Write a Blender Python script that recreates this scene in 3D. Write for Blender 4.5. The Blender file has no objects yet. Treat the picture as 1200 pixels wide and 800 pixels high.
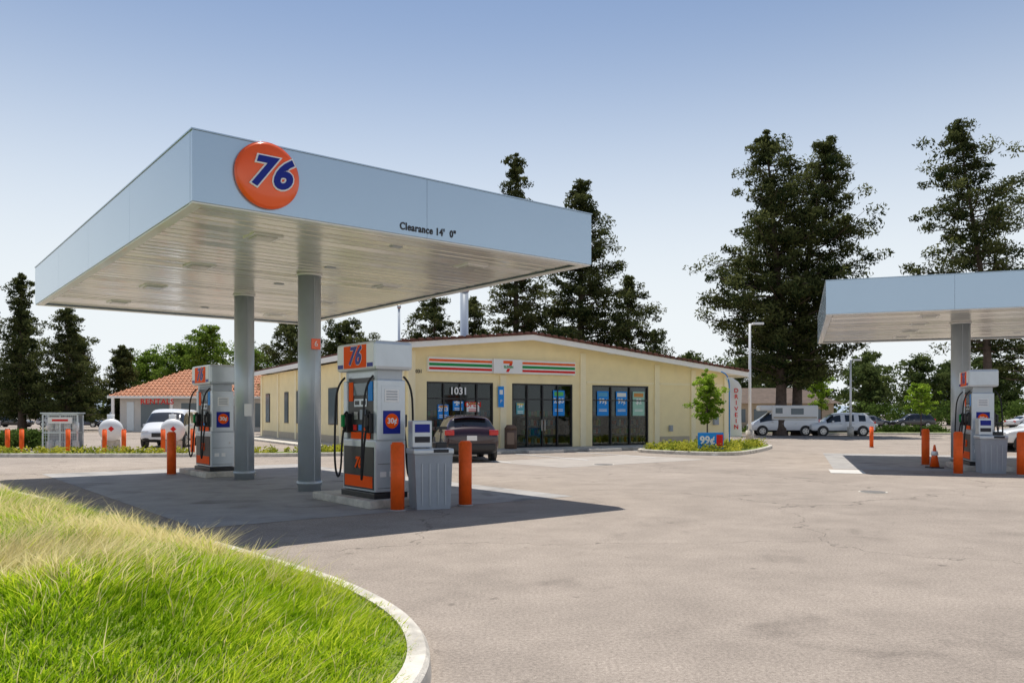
import bpy, bmesh, math, random
import numpy as np
from mathutils import Vector, Matrix
random.seed(7); rng=np.random.default_rng(7)
scene=bpy.context.scene
COL=scene.collection
R=math.radians

# ---------------------------------------------------------------- materials
MATS={}
def mat(name,col,rough=.6,metal=0.,var=0.,scale=3.,bump=0.,bscale=40.,coat=0.,spec=None,stain=0.,sscale=1.):
    if name in MATS: return MATS[name]
    m=bpy.data.materials.new(name); m.use_nodes=True
    nt=m.node_tree; b=nt.nodes['Principled BSDF']
    b.inputs['Base Color'].default_value=(*col,1); b.inputs['Roughness'].default_value=rough
    b.inputs['Metallic'].default_value=metal
    if coat: b.inputs['Coat Weight'].default_value=coat
    if spec is not None: b.inputs['Specular IOR Level'].default_value=spec
    tc=nt.nodes.new('ShaderNodeTexCoord')
    if var:
        n=nt.nodes.new('ShaderNodeTexNoise'); n.inputs['Scale'].default_value=scale; n.inputs['Detail'].default_value=6
        n.inputs['Roughness'].default_value=.65
        nt.links.new(tc.outputs['Object'],n.inputs['Vector'])
        r=nt.nodes.new('ShaderNodeMapRange'); r.inputs[1].default_value=.3; r.inputs[2].default_value=.7
        r.inputs[3].default_value=1-var; r.inputs[4].default_value=1+var
        nt.links.new(n.outputs['Fac'],r.inputs[0]); out=r.outputs[0]
        if stain:
            n3=nt.nodes.new('ShaderNodeTexNoise'); n3.inputs['Scale'].default_value=sscale; n3.inputs['Detail'].default_value=4; n3.inputs['Distortion'].default_value=.8
            nt.links.new(tc.outputs['Object'],n3.inputs['Vector'])
            r3=nt.nodes.new('ShaderNodeMapRange'); r3.inputs[1].default_value=.55; r3.inputs[2].default_value=.72; r3.inputs[3].default_value=1; r3.inputs[4].default_value=1-stain
            nt.links.new(n3.outputs['Fac'],r3.inputs[0]); k=nt.nodes.new('ShaderNodeMath'); k.operation='MULTIPLY'
            nt.links.new(out,k.inputs[0]); nt.links.new(r3.outputs[0],k.inputs[1]); out=k.outputs[0]
        mx=nt.nodes.new('ShaderNodeVectorMath'); mx.operation='SCALE'; mx.inputs[0].default_value=col
        nt.links.new(out,mx.inputs['Scale']); nt.links.new(mx.outputs[0],b.inputs['Base Color'])
    if bump:
        n2=nt.nodes.new('ShaderNodeTexNoise'); n2.inputs['Scale'].default_value=bscale; n2.inputs['Detail'].default_value=4
        nt.links.new(tc.outputs['Object'],n2.inputs['Vector'])
        bp=nt.nodes.new('ShaderNodeBump'); bp.inputs['Strength'].default_value=bump; bp.inputs['Distance'].default_value=.02
        nt.links.new(n2.outputs['Fac'],bp.inputs['Height']); nt.links.new(bp.outputs[0],b.inputs['Normal'])
    MATS[name]=m; return m

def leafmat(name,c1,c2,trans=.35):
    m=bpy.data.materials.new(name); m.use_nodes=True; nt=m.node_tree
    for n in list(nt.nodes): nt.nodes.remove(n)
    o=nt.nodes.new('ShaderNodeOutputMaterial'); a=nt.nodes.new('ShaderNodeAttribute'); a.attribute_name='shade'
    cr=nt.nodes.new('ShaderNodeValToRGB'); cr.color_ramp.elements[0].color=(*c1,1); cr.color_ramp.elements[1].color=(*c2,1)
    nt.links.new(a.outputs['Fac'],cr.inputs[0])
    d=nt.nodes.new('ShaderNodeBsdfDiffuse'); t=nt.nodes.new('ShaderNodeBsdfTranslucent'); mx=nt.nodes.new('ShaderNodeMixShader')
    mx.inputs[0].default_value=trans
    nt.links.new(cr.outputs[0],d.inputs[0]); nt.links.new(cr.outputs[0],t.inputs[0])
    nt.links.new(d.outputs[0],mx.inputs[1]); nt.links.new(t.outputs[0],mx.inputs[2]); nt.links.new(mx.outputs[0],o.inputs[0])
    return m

def asphalt_mat():
    m=bpy.data.materials.new('asphalt'); m.use_nodes=True; nt=m.node_tree; L=nt.links.new
    b=nt.nodes['Principled BSDF']; b.inputs['Roughness'].default_value=.9; b.inputs['Specular IOR Level'].default_value=.18
    tc=nt.nodes.new('ShaderNodeTexCoord')
    def noise(s,d=5,r=.6,dist=0):
        n=nt.nodes.new('ShaderNodeTexNoise'); n.inputs['Scale'].default_value=s; n.inputs['Detail'].default_value=d
        n.inputs['Roughness'].default_value=r; n.inputs['Distortion'].default_value=dist; L(tc.outputs['Object'],n.inputs['Vector']); return n
    def mr(src,a,b_,c,d):
        r=nt.nodes.new('ShaderNodeMapRange'); r.inputs[1].default_value=a; r.inputs[2].default_value=b_; r.inputs[3].default_value=c; r.inputs[4].default_value=d
        L(src,r.inputs[0]); return r.outputs[0]
    def mul(x,y):
        k=nt.nodes.new('ShaderNodeMath'); k.operation='MULTIPLY'; L(x,k.inputs[0]); L(y,k.inputs[1]); return k.outputs[0]
    big=mr(noise(.13,6,.65,.6).outputs['Fac'],.3,.7,.84,1.13)
    med=mr(noise(1.1,6,.7).outputs['Fac'],.3,.7,.84,1.12)
    fine=mr(noise(38,4,.85).outputs['Fac'],.32,.68,.60,1.34)
    vfine=mr(noise(150,2,.9).outputs['Fac'],.3,.72,.66,1.4)
    stain=mr(noise(.55,4,.6,1.2).outputs['Fac'],.60,.74,1,.68)
    spots=mr(noise(4.5,2,.5).outputs['Fac'],.69,.76,1,.68)
    nd=noise(.8,4,.6); 
    add=nt.nodes.new('ShaderNodeVectorMath'); add.operation='MULTIPLY_ADD'; L(nd.outputs['Color'],add.inputs[0]); add.inputs[1].default_value=(1.6,1.6,0); L(tc.outputs['Object'],add.inputs[2])
    v=nt.nodes.new('ShaderNodeTexVoronoi'); v.feature='DISTANCE_TO_EDGE'; v.inputs['Scale'].default_value=.16; L(add.outputs[0],v.inputs['Vector'])
    crack=mr(v.outputs['Distance'],.0008,.0028,.58,1)
    f=mul(mul(mul(big,med),mul(fine,vfine)),mul(mul(stain,spots),crack))
    s=nt.nodes.new('ShaderNodeVectorMath'); s.operation='SCALE'; s.inputs[0].default_value=(.350,.298,.252); L(f,s.inputs['Scale'])
    L(s.outputs[0],b.inputs['Base Color'])
    bp=nt.nodes.new('ShaderNodeBump'); bp.inputs['Strength'].default_value=.8; bp.inputs['Distance'].default_value=.009
    L(noise(80,3,.8).outputs['Fac'],bp.inputs['Height']); L(bp.outputs[0],b.inputs['Normal'])
    return m

def glass_mat():
    m=bpy.data.materials.new('shop_glass'); m.use_nodes=True; nt=m.node_tree; L=nt.links.new
    for n in list(nt.nodes): nt.nodes.remove(n)
    o=nt.nodes.new('ShaderNodeOutputMaterial'); t=nt.nodes.new('ShaderNodeBsdfTransparent'); t.inputs[0].default_value=(.62,.66,.64,1)
    g=nt.nodes.new('ShaderNodeBsdfGlossy'); g.inputs['Roughness'].default_value=.03; g.inputs[0].default_value=(.9,.95,1,1)
    f=nt.nodes.new('ShaderNodeFresnel'); f.inputs[0].default_value=1.45
    mx=nt.nodes.new('ShaderNodeMixShader'); L(f.outputs[0],mx.inputs[0]); L(t.outputs[0],mx.inputs[1]); L(g.outputs[0],mx.inputs[2]); L(mx.outputs[0],o.inputs[0])
    return m

ASPH=asphalt_mat(); GLASS=glass_mat()
CONC=mat('concrete_pad',(.34,.325,.31),.8,var=.2,scale=1.4,bump=.3,bscale=60,stain=.45,sscale=.9)
KERB=mat('kerb_concrete',(.58,.54,.47),.85,var=.25,scale=4,bump=.4,bscale=50,stain=.3,sscale=2.5)
SOIL=mat('lawn_soil',(.17,.22,.03),.95,var=.4,scale=4,bump=1,bscale=30)
WHITEM=mat('white_metal',(.82,.83,.83),.32,var=.03,scale=.6,coat=.3)
FASC=mat('fascia_metal',(.42,.53,.64),.20,metal=.6,var=.02,scale=.4,coat=.3)
DECK=mat('deck_metal',(.95,.93,.88),.18,metal=.4,var=.05,scale=.7)
TRIM=mat('trim_grey',(.42,.46,.50),.4,metal=.4)
COLM=mat('column_paint',(.46,.51,.55),.34,metal=.4,var=.06,scale=2)
DARK=mat('dark_gap',(.03,.03,.035),.7)
BLACK=mat('black_plastic',(.018,.018,.02),.4)
RUB=mat('rubber',(.02,.02,.02),.75)
ORG=mat('orange_paint',(.88,.12,.012),.5,var=.14,scale=6,spec=.3)
ORGS=mat('sign_orange',(.93,.11,.006),.22,coat=.4)
ORGP=mat('panel_orange',(.95,.10,.004),.6,spec=.12)
BLUE=mat('sign_blue',(.008,.020,.25),.4,spec=.25)
BLUEL=mat('poster_blue',(.02,.27,.75),.5,spec=.2)
WHITE=mat('white_paint',(.84,.84,.82),.45)
RED=mat('red_paint',(.72,.02,.015),.5,spec=.2)
GREEN=mat('green_paint',(.01,.28,.07),.5,spec=.2)
GREY=mat('grey_plastic',(.33,.36,.40),.5,var=.1)
LGREY=mat('light_grey_paint',(.56,.61,.65),.28,metal=.35,var=.05,coat=.2)
STEEL=mat('steel',(.5,.5,.5),.3,metal=.9)
WALL=mat('cream_stucco',(.93,.79,.47),.85,var=.06,scale=1.2,bump=.3,bscale=80)
WALL2=mat('cream_trim',(.94,.83,.56),.8,var=.04,scale=2)
WTRIM=mat('white_trim',(.90,.88,.83),.55,var=.03)
TILE=mat('roof_brown',(.15,.055,.035),.8,var=.3,scale=6,bump=.6,bscale=20)
RBRN=mat('roof_dark_brown',(.11,.075,.055),.85,var=.3,scale=2)
OTILE=mat('roof_orange_tile',(.47,.20,.10),.8,var=.35,scale=3,bump=.6,bscale=15)
BARK=mat('bark',(.10,.072,.055),.9,var=.35,scale=5,bump=.8,bscale=15)
SIL=mat('screen_grey',(.13,.17,.19),.12)
TAN=mat('tan_wall',(.50,.40,.28),.8,var=.1)
BROWN=mat('brown_bin',(.16,.10,.07),.6,var=.1)

# ---------------------------------------------------------------- helpers
def link(o,parent=None):
    COL.objects.link(o)
    if parent: o.parent=parent
    return o
def root(name,loc=(0,0,0),rz=0.):
    e=bpy.data.objects.new(name,None); e.empty_display_size=.2; e.location=loc; e.rotation_euler=(0,0,rz); COL.objects.link(e); return e
def mesh_obj(name,verts,faces,m,parent=None,smooth=False,mats=None,midx=None):
    me=bpy.data.meshes.new(name); me.from_pydata([tuple(v) for v in verts],[],faces)
    for mm in (mats or [m]): me.materials.append(mm)
    if midx is not None:
        for p,i in zip(me.polygons,midx): p.material_index=i
    if smooth:
        for p in me.polygons: p.use_smooth=True
    me.update()
    return link(bpy.data.objects.new(name,me),parent)
def boxes(name,parent,lst,m,bevel=0.,rot=(0,0,0),loc=(0,0,0),seg=2):
    bm=bmesh.new()
    for c,s in lst:
        r=bmesh.ops.create_cube(bm,size=1)
        for v in r['verts']: v.co=Vector((v.co.x*s[0]+c[0],v.co.y*s[1]+c[1],v.co.z*s[2]+c[2]))
    if bevel: bmesh.ops.bevel(bm,geom=list(bm.edges),offset=bevel,segments=seg,affect='EDGES',profile=.6)
    me=bpy.data.meshes.new(name); bm.to_mesh(me); bm.free(); me.materials.append(m)
    o=bpy.data.objects.new(name,me); o.location=loc; o.rotation_euler=rot
    return link(o,parent)
def box(name,parent,c,s,m,bevel=0.,rot=(0,0,0)):
    return boxes(name,parent,[((0,0,0),s)],m,bevel,rot,c)
def cyl(name,parent,c,r,h,m,r2=None,seg=28,rot=(0,0,0),bevel=0.):
    bm=bmesh.new(); bmesh.ops.create_cone(bm,cap_ends=True,segments=seg,radius1=r,radius2=r if r2 is None else r2,depth=h)
    if bevel:
        ed=[e for e in bm.edges if abs(e.verts[0].co.z-e.verts[1].co.z)<1e-5]
        bmesh.ops.bevel(bm,geom=ed,offset=bevel,segments=3,affect='EDGES')
    for f in bm.faces:
        if len(f.verts)==4: f.smooth=True
    me=bpy.data.meshes.new(name); bm.to_mesh(me); bm.free(); me.materials.append(m)
    o=bpy.data.objects.new(name,me); o.location=c; o.rotation_euler=rot
    return link(o,parent)
def sphere(name,parent,c,s,m,rot=(0,0,0),seg=32):
    bm=bmesh.new(); bmesh.ops.create_uvsphere(bm,u_segments=seg,v_segments=seg//2,radius=1)
    for v in bm.verts: v.co=Vector((v.co.x*s[0],v.co.y*s[1],v.co.z*s[2]))
    for f in bm.faces: f.smooth=True
    me=bpy.data.meshes.new(name); bm.to_mesh(me); bm.free(); me.materials.append(m)
    o=bpy.data.objects.new(name,me); o.location=c; o.rotation_euler=rot
    return link(o,parent)
def prism(name,parent,poly,a,b,m,axis='y'):
    n=len(poly)
    def P(p,t):
        return {'y':(p[0],t,p[1]),'x':(t,p[0],p[1]),'z':(p[0],p[1],t)}[axis]
    v=[P(p,a) for p in poly]+[P(p,b) for p in poly]
    f=[tuple(range(n)),tuple(range(2*n-1,n-1,-1))]+[(i,i+n,(i+1)%n+n,(i+1)%n) for i in range(n)]
    o=mesh_obj(name,v,f,m,parent)
    bm=bmesh.new(); bm.from_mesh(o.data); bmesh.ops.recalc_face_normals(bm,faces=bm.faces); bm.to_mesh(o.data); bm.free()
    return o
def tube(name,parent,pts,r,m,sides=8,smoothn=0):
    c=bpy.data.curves.new(name,'CURVE'); c.dimensions='3D'; s=c.splines.new('NURBS' if smoothn else 'POLY')
    s.points.add(len(pts)-1)
    for p,q in zip(s.points,pts): p.co=(*q,1)
    if smoothn: s.order_u=3; s.use_endpoint_u=True; s.resolution_u=6
    c.bevel_depth=r; c.bevel_resolution=3; c.use_fill_caps=True; c.materials.append(m)
    return link(bpy.data.objects.new(name,c),parent)
def text(name,parent,body,loc,size,m,rot=(R(90),0,0),ext=.004,off=0.,shear=0.,align='CENTER',sx=1.,sy=1.,spc=1.):
    c=bpy.data.curves.new(name,'FONT'); c.body=body; c.size=size; c.extrude=ext; c.offset=off; c.shear=shear
    c.align_x=align; c.align_y='CENTER'; c.space_character=spc; c.resolution_u=4; c.materials.append(m)
    o=bpy.data.objects.new(name,c); o.location=loc; o.rotation_euler=rot; o.scale=(sx,sy,1)
    return link(o,parent)
FNEG_Y=(R(90),0,0); FNEG_X=(R(90),0,R(-90)); FPOS_X=(R(90),0,R(90))

def catmull(pts,n=6,closed=True):
    P=[np.array(p,float) for p in pts]; out=[]; N=len(P)
    for i in range(N if closed else N-1):
        p0,p1,p2,p3=[P[(i+k)%N] if closed else P[min(max(i+k,0),N-1)] for k in (-1,0,1,2)]
        for j in range(n):
            t=j/n; out.append(.5*((2*p1)+(-p0+p2)*t+(2*p0-5*p1+4*p2-p3)*t*t+(-p0+3*p1-3*p2+p3)*t**3))
    return np.array(out)
def area(l):
    x,y=l[:,0],l[:,1]; return .5*np.sum(x*np.roll(y,-1)-np.roll(x,-1)*y)
def offset_loop(l,d):
    t=np.roll(l,-1,0)-np.roll(l,1,0); t/=np.linalg.norm(t,axis=1)[:,None]
    return l+np.stack([-t[:,1],t[:,0]],1)*d
def island(name,loop,h=.14,w=.15,center=None,fill=SOIL,zf=None,kmat=KERB):
    if area(loop)<0: loop=loop[::-1].copy()
    rt=root(name); n=len(loop)
    prof=[(0,0),(0.01,h-.03),(.035,h),(w,h),(w,h-.06)]
    V=[];F=[]
    for (o,z) in prof:
        l=offset_loop(loop,o)
        V+= [(p[0],p[1],z) for p in l]
    for k in range(len(prof)-1):
        for i in range(n):
            j=(i+1)%n; F.append((k*n+i,k*n+j,(k+1)*n+j,(k+1)*n+i))
    mesh_obj('kerb',V,F,kmat,rt)
    c=np.array(center if center is not None else loop.mean(0)); inn=offset_loop(loop,w-.01)
    ts=[0,.02,.05,.1,.18,.3,.45,.65,.85]
    zfun=zf or (lambda x,y,d:h-.02+0*x)
    V=[];F=[]
    for t in ts:
        q=inn*(1-t)+c*t; z=zfun(q[:,0],q[:,1],None); V+=[(a[0],a[1],zz) for a,zz in zip(q,z)]
    zc=zfun(np.array([c[0]]),np.array([c[1]]),None)[0]; V.append((c[0],c[1],zc))
    for k in range(len(ts)-1):
        for i in range(n):
            j=(i+1)%n; F.append((k*n+i,k*n+j,(k+1)*n+j,(k+1)*n+i))
    k=len(ts)-1
    for i in range(n): F.append((k*n+i,k*n+(i+1)%n,len(V)-1))
    mesh_obj('top_surface',V,F,fill,rt,smooth=True)
    return rt

def quads_mesh(name,V,shade,m,parent,nv=4):
    N=len(V); me=bpy.data.meshes.new(name); me.vertices.add(N*nv); me.vertices.foreach_set('co',V.reshape(-1).astype(np.float32))
    me.loops.add(N*nv); me.loops.foreach_set('vertex_index',np.arange(N*nv,dtype=np.int32))
    me.polygons.add(N); me.polygons.foreach_set('loop_start',np.arange(0,N*nv,nv,dtype=np.int32))
    a=me.attributes.new('shade','FLOAT','FACE'); a.data.foreach_set('value',shade.astype(np.float32))
    me.materials.append(m); me.update(calc_edges=True); me.validate()
    return link(bpy.data.objects.new(name,me),parent)
def rand_unit(n,zs=1.):
    v=rng.normal(size=(n,3)); v[:,2]*=zs; v/=np.linalg.norm(v,axis=1)[:,None]+1e-9; return v
def leaves(C,l,w,zs=1.):
    n=len(C); a=rand_unit(n,zs); b=np.cross(a,rand_unit(n)); b/=np.linalg.norm(b,axis=1)[:,None]+1e-9
    l=(l*rng.uniform(.6,1.3,n))[:,None]; w=(w*rng.uniform(.6,1.3,n))[:,None]
    a=a*l/2; b=b*w/2
    return np.stack([C-a,C+b-a*.1,C+a,C-b-a*.1],1)
def clump(centers,rad,per,zf=.65):
    n=len(centers); C=np.repeat(centers,per,0); rr=np.repeat(rad,per)
    d=rand_unit(n*per)*(rng.uniform(0,1,n*per)**.45)[:,None]; d[:,2]*=zf
    return C+d*rr[:,None], d[:,2]/zf

def tubes_mesh(name,lines,m,parent,sides=6):
    V=[];F=[]
    for pts,rad in lines:
        pts=[Vector(p) for p in pts]; base=len(V)
        for i,p in enumerate(pts):
            t=(pts[min(i+1,len(pts)-1)]-pts[max(i-1,0)]).normalized()
            a=t.orthogonal().normalized() if abs(t.z)<.9 else Vector((1,0,0)); a=(a-t*a.dot(t)).normalized(); b=t.cross(a)
            for k in range(sides):
                an=2*math.pi*k/sides; V.append(p+(a*math.cos(an)+b*math.sin(an))*rad[i])
        for i in range(len(pts)-1):
            for k in range(sides):
                k2=(k+1)%sides; F.append((base+i*sides+k,base+i*sides+k2,base+(i+1)*sides+k2,base+(i+1)*sides+k))
    return mesh_obj(name,V,F,m,parent,smooth=True)

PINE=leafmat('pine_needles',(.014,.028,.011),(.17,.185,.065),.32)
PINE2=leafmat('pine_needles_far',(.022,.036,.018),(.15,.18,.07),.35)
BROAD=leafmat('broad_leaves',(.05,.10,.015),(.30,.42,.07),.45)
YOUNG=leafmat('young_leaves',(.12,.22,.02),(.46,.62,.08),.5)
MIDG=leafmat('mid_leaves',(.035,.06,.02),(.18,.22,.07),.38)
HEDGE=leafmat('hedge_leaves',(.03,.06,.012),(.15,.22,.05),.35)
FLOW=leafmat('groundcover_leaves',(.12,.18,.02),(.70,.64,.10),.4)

def tree(name,loc,H,prof,tr,nl,leafm,hb=.15,clr=.7,per=60,ll=.3,lw=.1,up=.2,lean=(0,0),seed=1,zf=.6,spacing=.75,inner=.3,side=None,bend=0.):
    global rng
    rng=np.random.default_rng(seed); rt=root(name,loc)
    def axis(z):
        f=z/H; return Vector((lean[0]*f*f+bend*math.sin(f*5),lean[1]*f*f,z))
    zz=[H*i/9 for i in range(10)]
    lines=[([axis(z) for z in zz],[max(tr*max(0.,1-z/H)**.8,.03)*(1.35 if z==0 else 1) for z in zz])]
    pt=[p[0] for p in prof]; pr=[p[1] for p in prof]
    C=[];Rr=[];S=[]
    for i in range(nl):
        t=(i+rng.uniform(0,.8))/nl; z=H*hb+(H*(1-hb))*t; rad=np.interp(t,pt,pr)
        az=i*2.39996+rng.uniform(-.5,.5)
        L=rad*rng.choice([rng.uniform(.45,.75),rng.uniform(.8,1.2)],p=[.45,.55])
        if side is not None: L*=1+.35*math.cos(az-side)
        u=up*rng.uniform(.3,1.6)
        p0=axis(z*0.985); pts=[]
        for k in range(5):
            f=k/4; pts.append(p0+Vector((math.cos(az)*L*f,math.sin(az)*L*f,L*u*(f**1.5)+rng.normal()*.04*L*f)))
        rb=max(.02,tr*.28*(1-t*.7))
        lines.append((pts,[rb,rb*.8,rb*.6,rb*.4,rb*.15]))
        nc=max(2,int(L/spacing)+1)
        lsh=rng.uniform(-.15,.15)
        for k in range(nc):
            f=inner+(1-inner)*(k+rng.uniform(0,1))/nc; f=min(f,1.03)
            j=min(int(f*4),3); g=f*4-j; p=pts[j].lerp(pts[j+1],min(g,1.1))
            off=rng.normal(size=3)*clr*.38*(.5+f)
            C.append([p.x+off[0],p.y+off[1],p.z+off[2]*.5]); Rr.append(clr*rng.uniform(.5,1.2)*(.65+.35*min(1,L/2.5)))
            S.append(.36+lsh+rng.uniform(-.2,.28))
    for k in range(5):
        p=axis(H*(1-.02*k)); C.append([p.x,p.y,p.z]); Rr.append(clr*(.3+.08*k)); S.append(.4)
    C=np.array(C);Rr=np.array(Rr);S=np.array(S)
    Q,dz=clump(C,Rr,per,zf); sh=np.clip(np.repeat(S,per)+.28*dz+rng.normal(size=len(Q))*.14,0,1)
    tubes_mesh('trunk',lines,BARK,rt)
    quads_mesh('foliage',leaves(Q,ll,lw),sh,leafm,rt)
    return rt

def bush_mass(name,centers,rad,per,ll,lw,m,zf=.7,seed=3,parent=None):
    global rng
    rng=np.random.default_rng(seed)
    C=np.array(centers,float); Rr=np.array(rad,float)
    Q,dz=clump(C,Rr,per,zf); Q[:,2]=np.abs(Q[:,2])
    sh=np.clip(np.repeat(rng.uniform(.15,.75,len(C)),per)+rng.normal(size=len(Q))*.15,0,1)
    return quads_mesh(name,leaves(Q,ll,lw),sh,m,parent)

# ---------------------------------------------------------------- ground
mesh_obj('ground',[(-900,-300,0),(900,-300,0),(900,1500,0),(-900,1500,0)],[(0,1,2,3)],ASPH)

A1=math.atan2(.624,.782); N1=(-4.35,10.94)
A2=math.atan2(-.334,.943); N2=(9.13,23.4)
AS=R(30); NS=(-4.24,32.8)

def bollard(loc,h=1.12,r=.115):
    b=root('bollard',(loc[0],loc[1],0))
    cyl('post',b,(0,0,h/2),r,h,ORG,bevel=.02); cyl('cap',b,(0,0,h+.004),r*.8,.02,ORG,bevel=.008)
    cyl('base_collar',b,(0,0,.012),r*1.25,.024,CONC)
    return b
def loc_in(N,A,x,y,z=0):
    return (N[0]+math.cos(A)*x-math.sin(A)*y, N[1]+math.sin(A)*x+math.cos(A)*y, z)

def logo(parent,loc,r,rot,normal,dome=.05):
    nx=Vector(normal); 
    d=cyl('logo_rim',parent,loc,r,.08,ORGS,rot=rot,seg=48,bevel=.015)
    s=sphere('logo_dome',parent,Vector(loc)+nx*.035,(r*.97,r*.97,dome),ORGS,rot=rot,seg=40)
    p=Vector(loc)+nx*(.035+dome+.004)
    text('logo_outline',parent,'76',p-nx*.004,r*1.22,WHITE,rot=rot,ext=.012,off=.085*r,shear=.3,sx=1.0,spc=1.08)
    text('logo_digits',parent,'76',p+nx*.012,r*1.22,BLUE,rot=rot,ext=.006,off=.042*r,shear=.3,sx=1.0,spc=1.08)
def dispenser(loc,rz):
    d=root('fuel_dispenser',loc,rz)
    box('base_plinth',d,(0,0,.05),(.66,1.24,.10),BLACK,.01)
    box('lower_cabinet',d,(0,0,.56),(.60,1.20,.90),LGREY,.02)
    boxes('side_columns',d,[((0,-.56,1.53),(.56,.14,1.05)),((0,.56,1.53),(.56,.14,1.05))],LGREY,.02)
    box('upper_cabinet',d,(0,0,1.60),(.50,.97,1.20),LGREY,.01)
    box('neck',d,(0,0,2.14),(.50,1.16,.18),TRIM,.01)
    box('topper',d,(0,0,2.47),(.74,1.46,.50),LGREY,.06)
    box('end_panel_frame',d,(0,-.632,1.5),(.40,.006,.90),LGREY,.002)
    box('end_poster',d,(0,-.639,1.32),(.34,.006,.40),BLUE,.001)
    cyl('end_poster_disc',d,(0,-.645,1.34),.13,.006,ORGP,rot=(R(90),0,0))
    text('end_poster_text',d,'30¢',(0,-.651,1.34),.13,WHITE,off=.003)
    box('end_notice',d,(0,-.639,1.78),(.28,.006,.22),WHITE,.001)
    boxes('end_notice_lines',d,[((0,-.644,1.85-.045*i),(.22,.004,.018)) for i in range(4)],GREY)
    boxes('cabinet_seams',d,[((0,-.603,.60),(.5,.006,.006)),((0,-.603,.18),(.5,.006,.006))],DARK)
    box('cabinet_lock',d,(.18,-.605,.72),(.04,.01,.05),STEEL,.003)
    boxes('rating_stickers',d,[((-.15,-.605,.42),(.12,.004,.09)),((.02,-.605,.42),(.1,.004,.09))],WHITE)
    for s,rot in ((-1,FNEG_X),(1,FPOS_X)):
        x=s*.302
        box('lower_door',d,(x,0,.52),(.012,1.10,.74),BLACK,.004)
        box('lower_door_accent',d,(x+s*.008,0,.28),(.006,1.02,.20),ORGP,.002)
        text('door_digits',d,'76',(x+s*.014,-s*0,.60),.26,ORGP,rot=rot,shear=.3,off=.012)
        xf=s*.252
        box('face_panel',d,(xf,0,1.56),(.012,.94,1.08),BLACK,.003)
        box('display',d,(xf+s*.012,s*.0,1.90),(.012,.50,.22),SIL,.004)
        box('display_poster',d,(xf+s*.012,.36,1.86),(.012,.16,.34),ORGP,.004)
        box('display_poster',d,(xf+s*.012,-.36,1.86),(.012,.16,.34),BLUEL,.004)
        box('price_display',d,(xf+s*.012,0,1.66),(.012,.46,.14),LGREY,.003)
        boxes('display_digits',d,[((xf+s*.02,-.12,1.66),(.004,.16,.07)),((xf+s*.02,.12,1.66),(.004,.16,.07))],BLACK)
        box('card_reader',d,(xf+s*.03,-.12,1.45),(.06,.13,.18),GREY,.01)
        boxes('keypad',d,[((xf+s*.02,.10+.035*i,1.38+.035*j),(.012,.026,.026)) for i in range(4) for j in range(4)],STEEL)
        for i,mm in enumerate((ORGP,BLUEL,RED)):
            box('grade_button',d,(xf+s*.016,-.2+.2*i,1.22),(.016,.12,.10),mm,.004)
        box('advert',d,(xf+s*.014,0,1.08),(.01,.7,.12),ORGP,.002)
        for k,y in enumerate((-.42,.42)):
            box('nozzle_boot',d,(xf+s*.05,y,1.30),(.10,.12,.34),BLACK,.015)
            tube('nozzle',d,[(xf+s*.10,y,1.15),(xf+s*.15,y,1.30),(xf+s*.14,y,1.42),(xf+s*.06,y,1.50)],.026,RUB,smoothn=1)
            box('nozzle_guard',d,(xf+s*.145,y,1.34),(.05,.07,.22),GREEN if k else BLACK,.012)
            tube('hose',d,[(s*.30,y*1.25,2.12),(s*.46,y*1.3,2.0),(s*.50,y*1.25,1.3),(s*.52,y*1.2,.55),(s*.48,y*1.05,.28),(s*.44,y*.95,.5),(s*.42,y,.95),(xf+s*.13,y,1.18)],.019,RUB,smoothn=1)
        box('topper_face',d,(s*.372,0,2.47),(.01,1.34,.42),WHITE,.003)
        box('topper_panel',d,(s*.379,0,2.47),(.006,.84,.40),ORGP,.001)
        boxes('topper_stripe',d,[((s*.379,y,2.31),(.006,.20,.07)) for y in (-.55,.55)],BLUE,.001)
        text('topper_digits_outline',d,'76',(s*.384,0,2.47),.44,WHITE,rot=rot,shear=.3,off=.020,spc=1.08)
        text('topper_digits',d,'76',(s*.392,0,2.47),.44,BLUE,rot=rot,shear=.3,off=.010,spc=1.08)
    return d
def service_bin(loc,rz):
    b=root('windshield_service_bin',loc,rz)
    prism('bin_body',b,[(-.29,0),(.29,0),(.33,.92),(-.33,.92)],-.27,.27,GREY)
    box('bin_lid',b,(0,0,.97),(.70,.60,.10),LGREY,.03)
    boxes('bin_ribs',b,[((x,-.275,.42),(.02,.02,.7)) for x in (-.2,-.07,.07,.2)],TRIM,.003)
    box('bin_opening',b,(.12,-.302,.98),(.26,.01,.055),DARK)
    box('towel_cabinet',b,(-.16,.05,1.26),(.34,.34,.46),LGREY,.02)
    box('towel_slot',b,(-.16,-.125,1.17),(.26,.01,.10),DARK)
    box('towel_label',b,(-.16,-.125,1.36),(.26,.008,.14),BLUE)
    tube('squeegee_handle',b,[(.18,.05,.95),(.22,.04,1.35)],.012,BLACK)
    box('squeegee_head',b,(.22,.04,1.36),(.2,.03,.05),BLACK,.005)
    box('bucket',b,(.2,.08,1.06),(.2,.24,.12),BLACK,.02)
    return b

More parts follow.
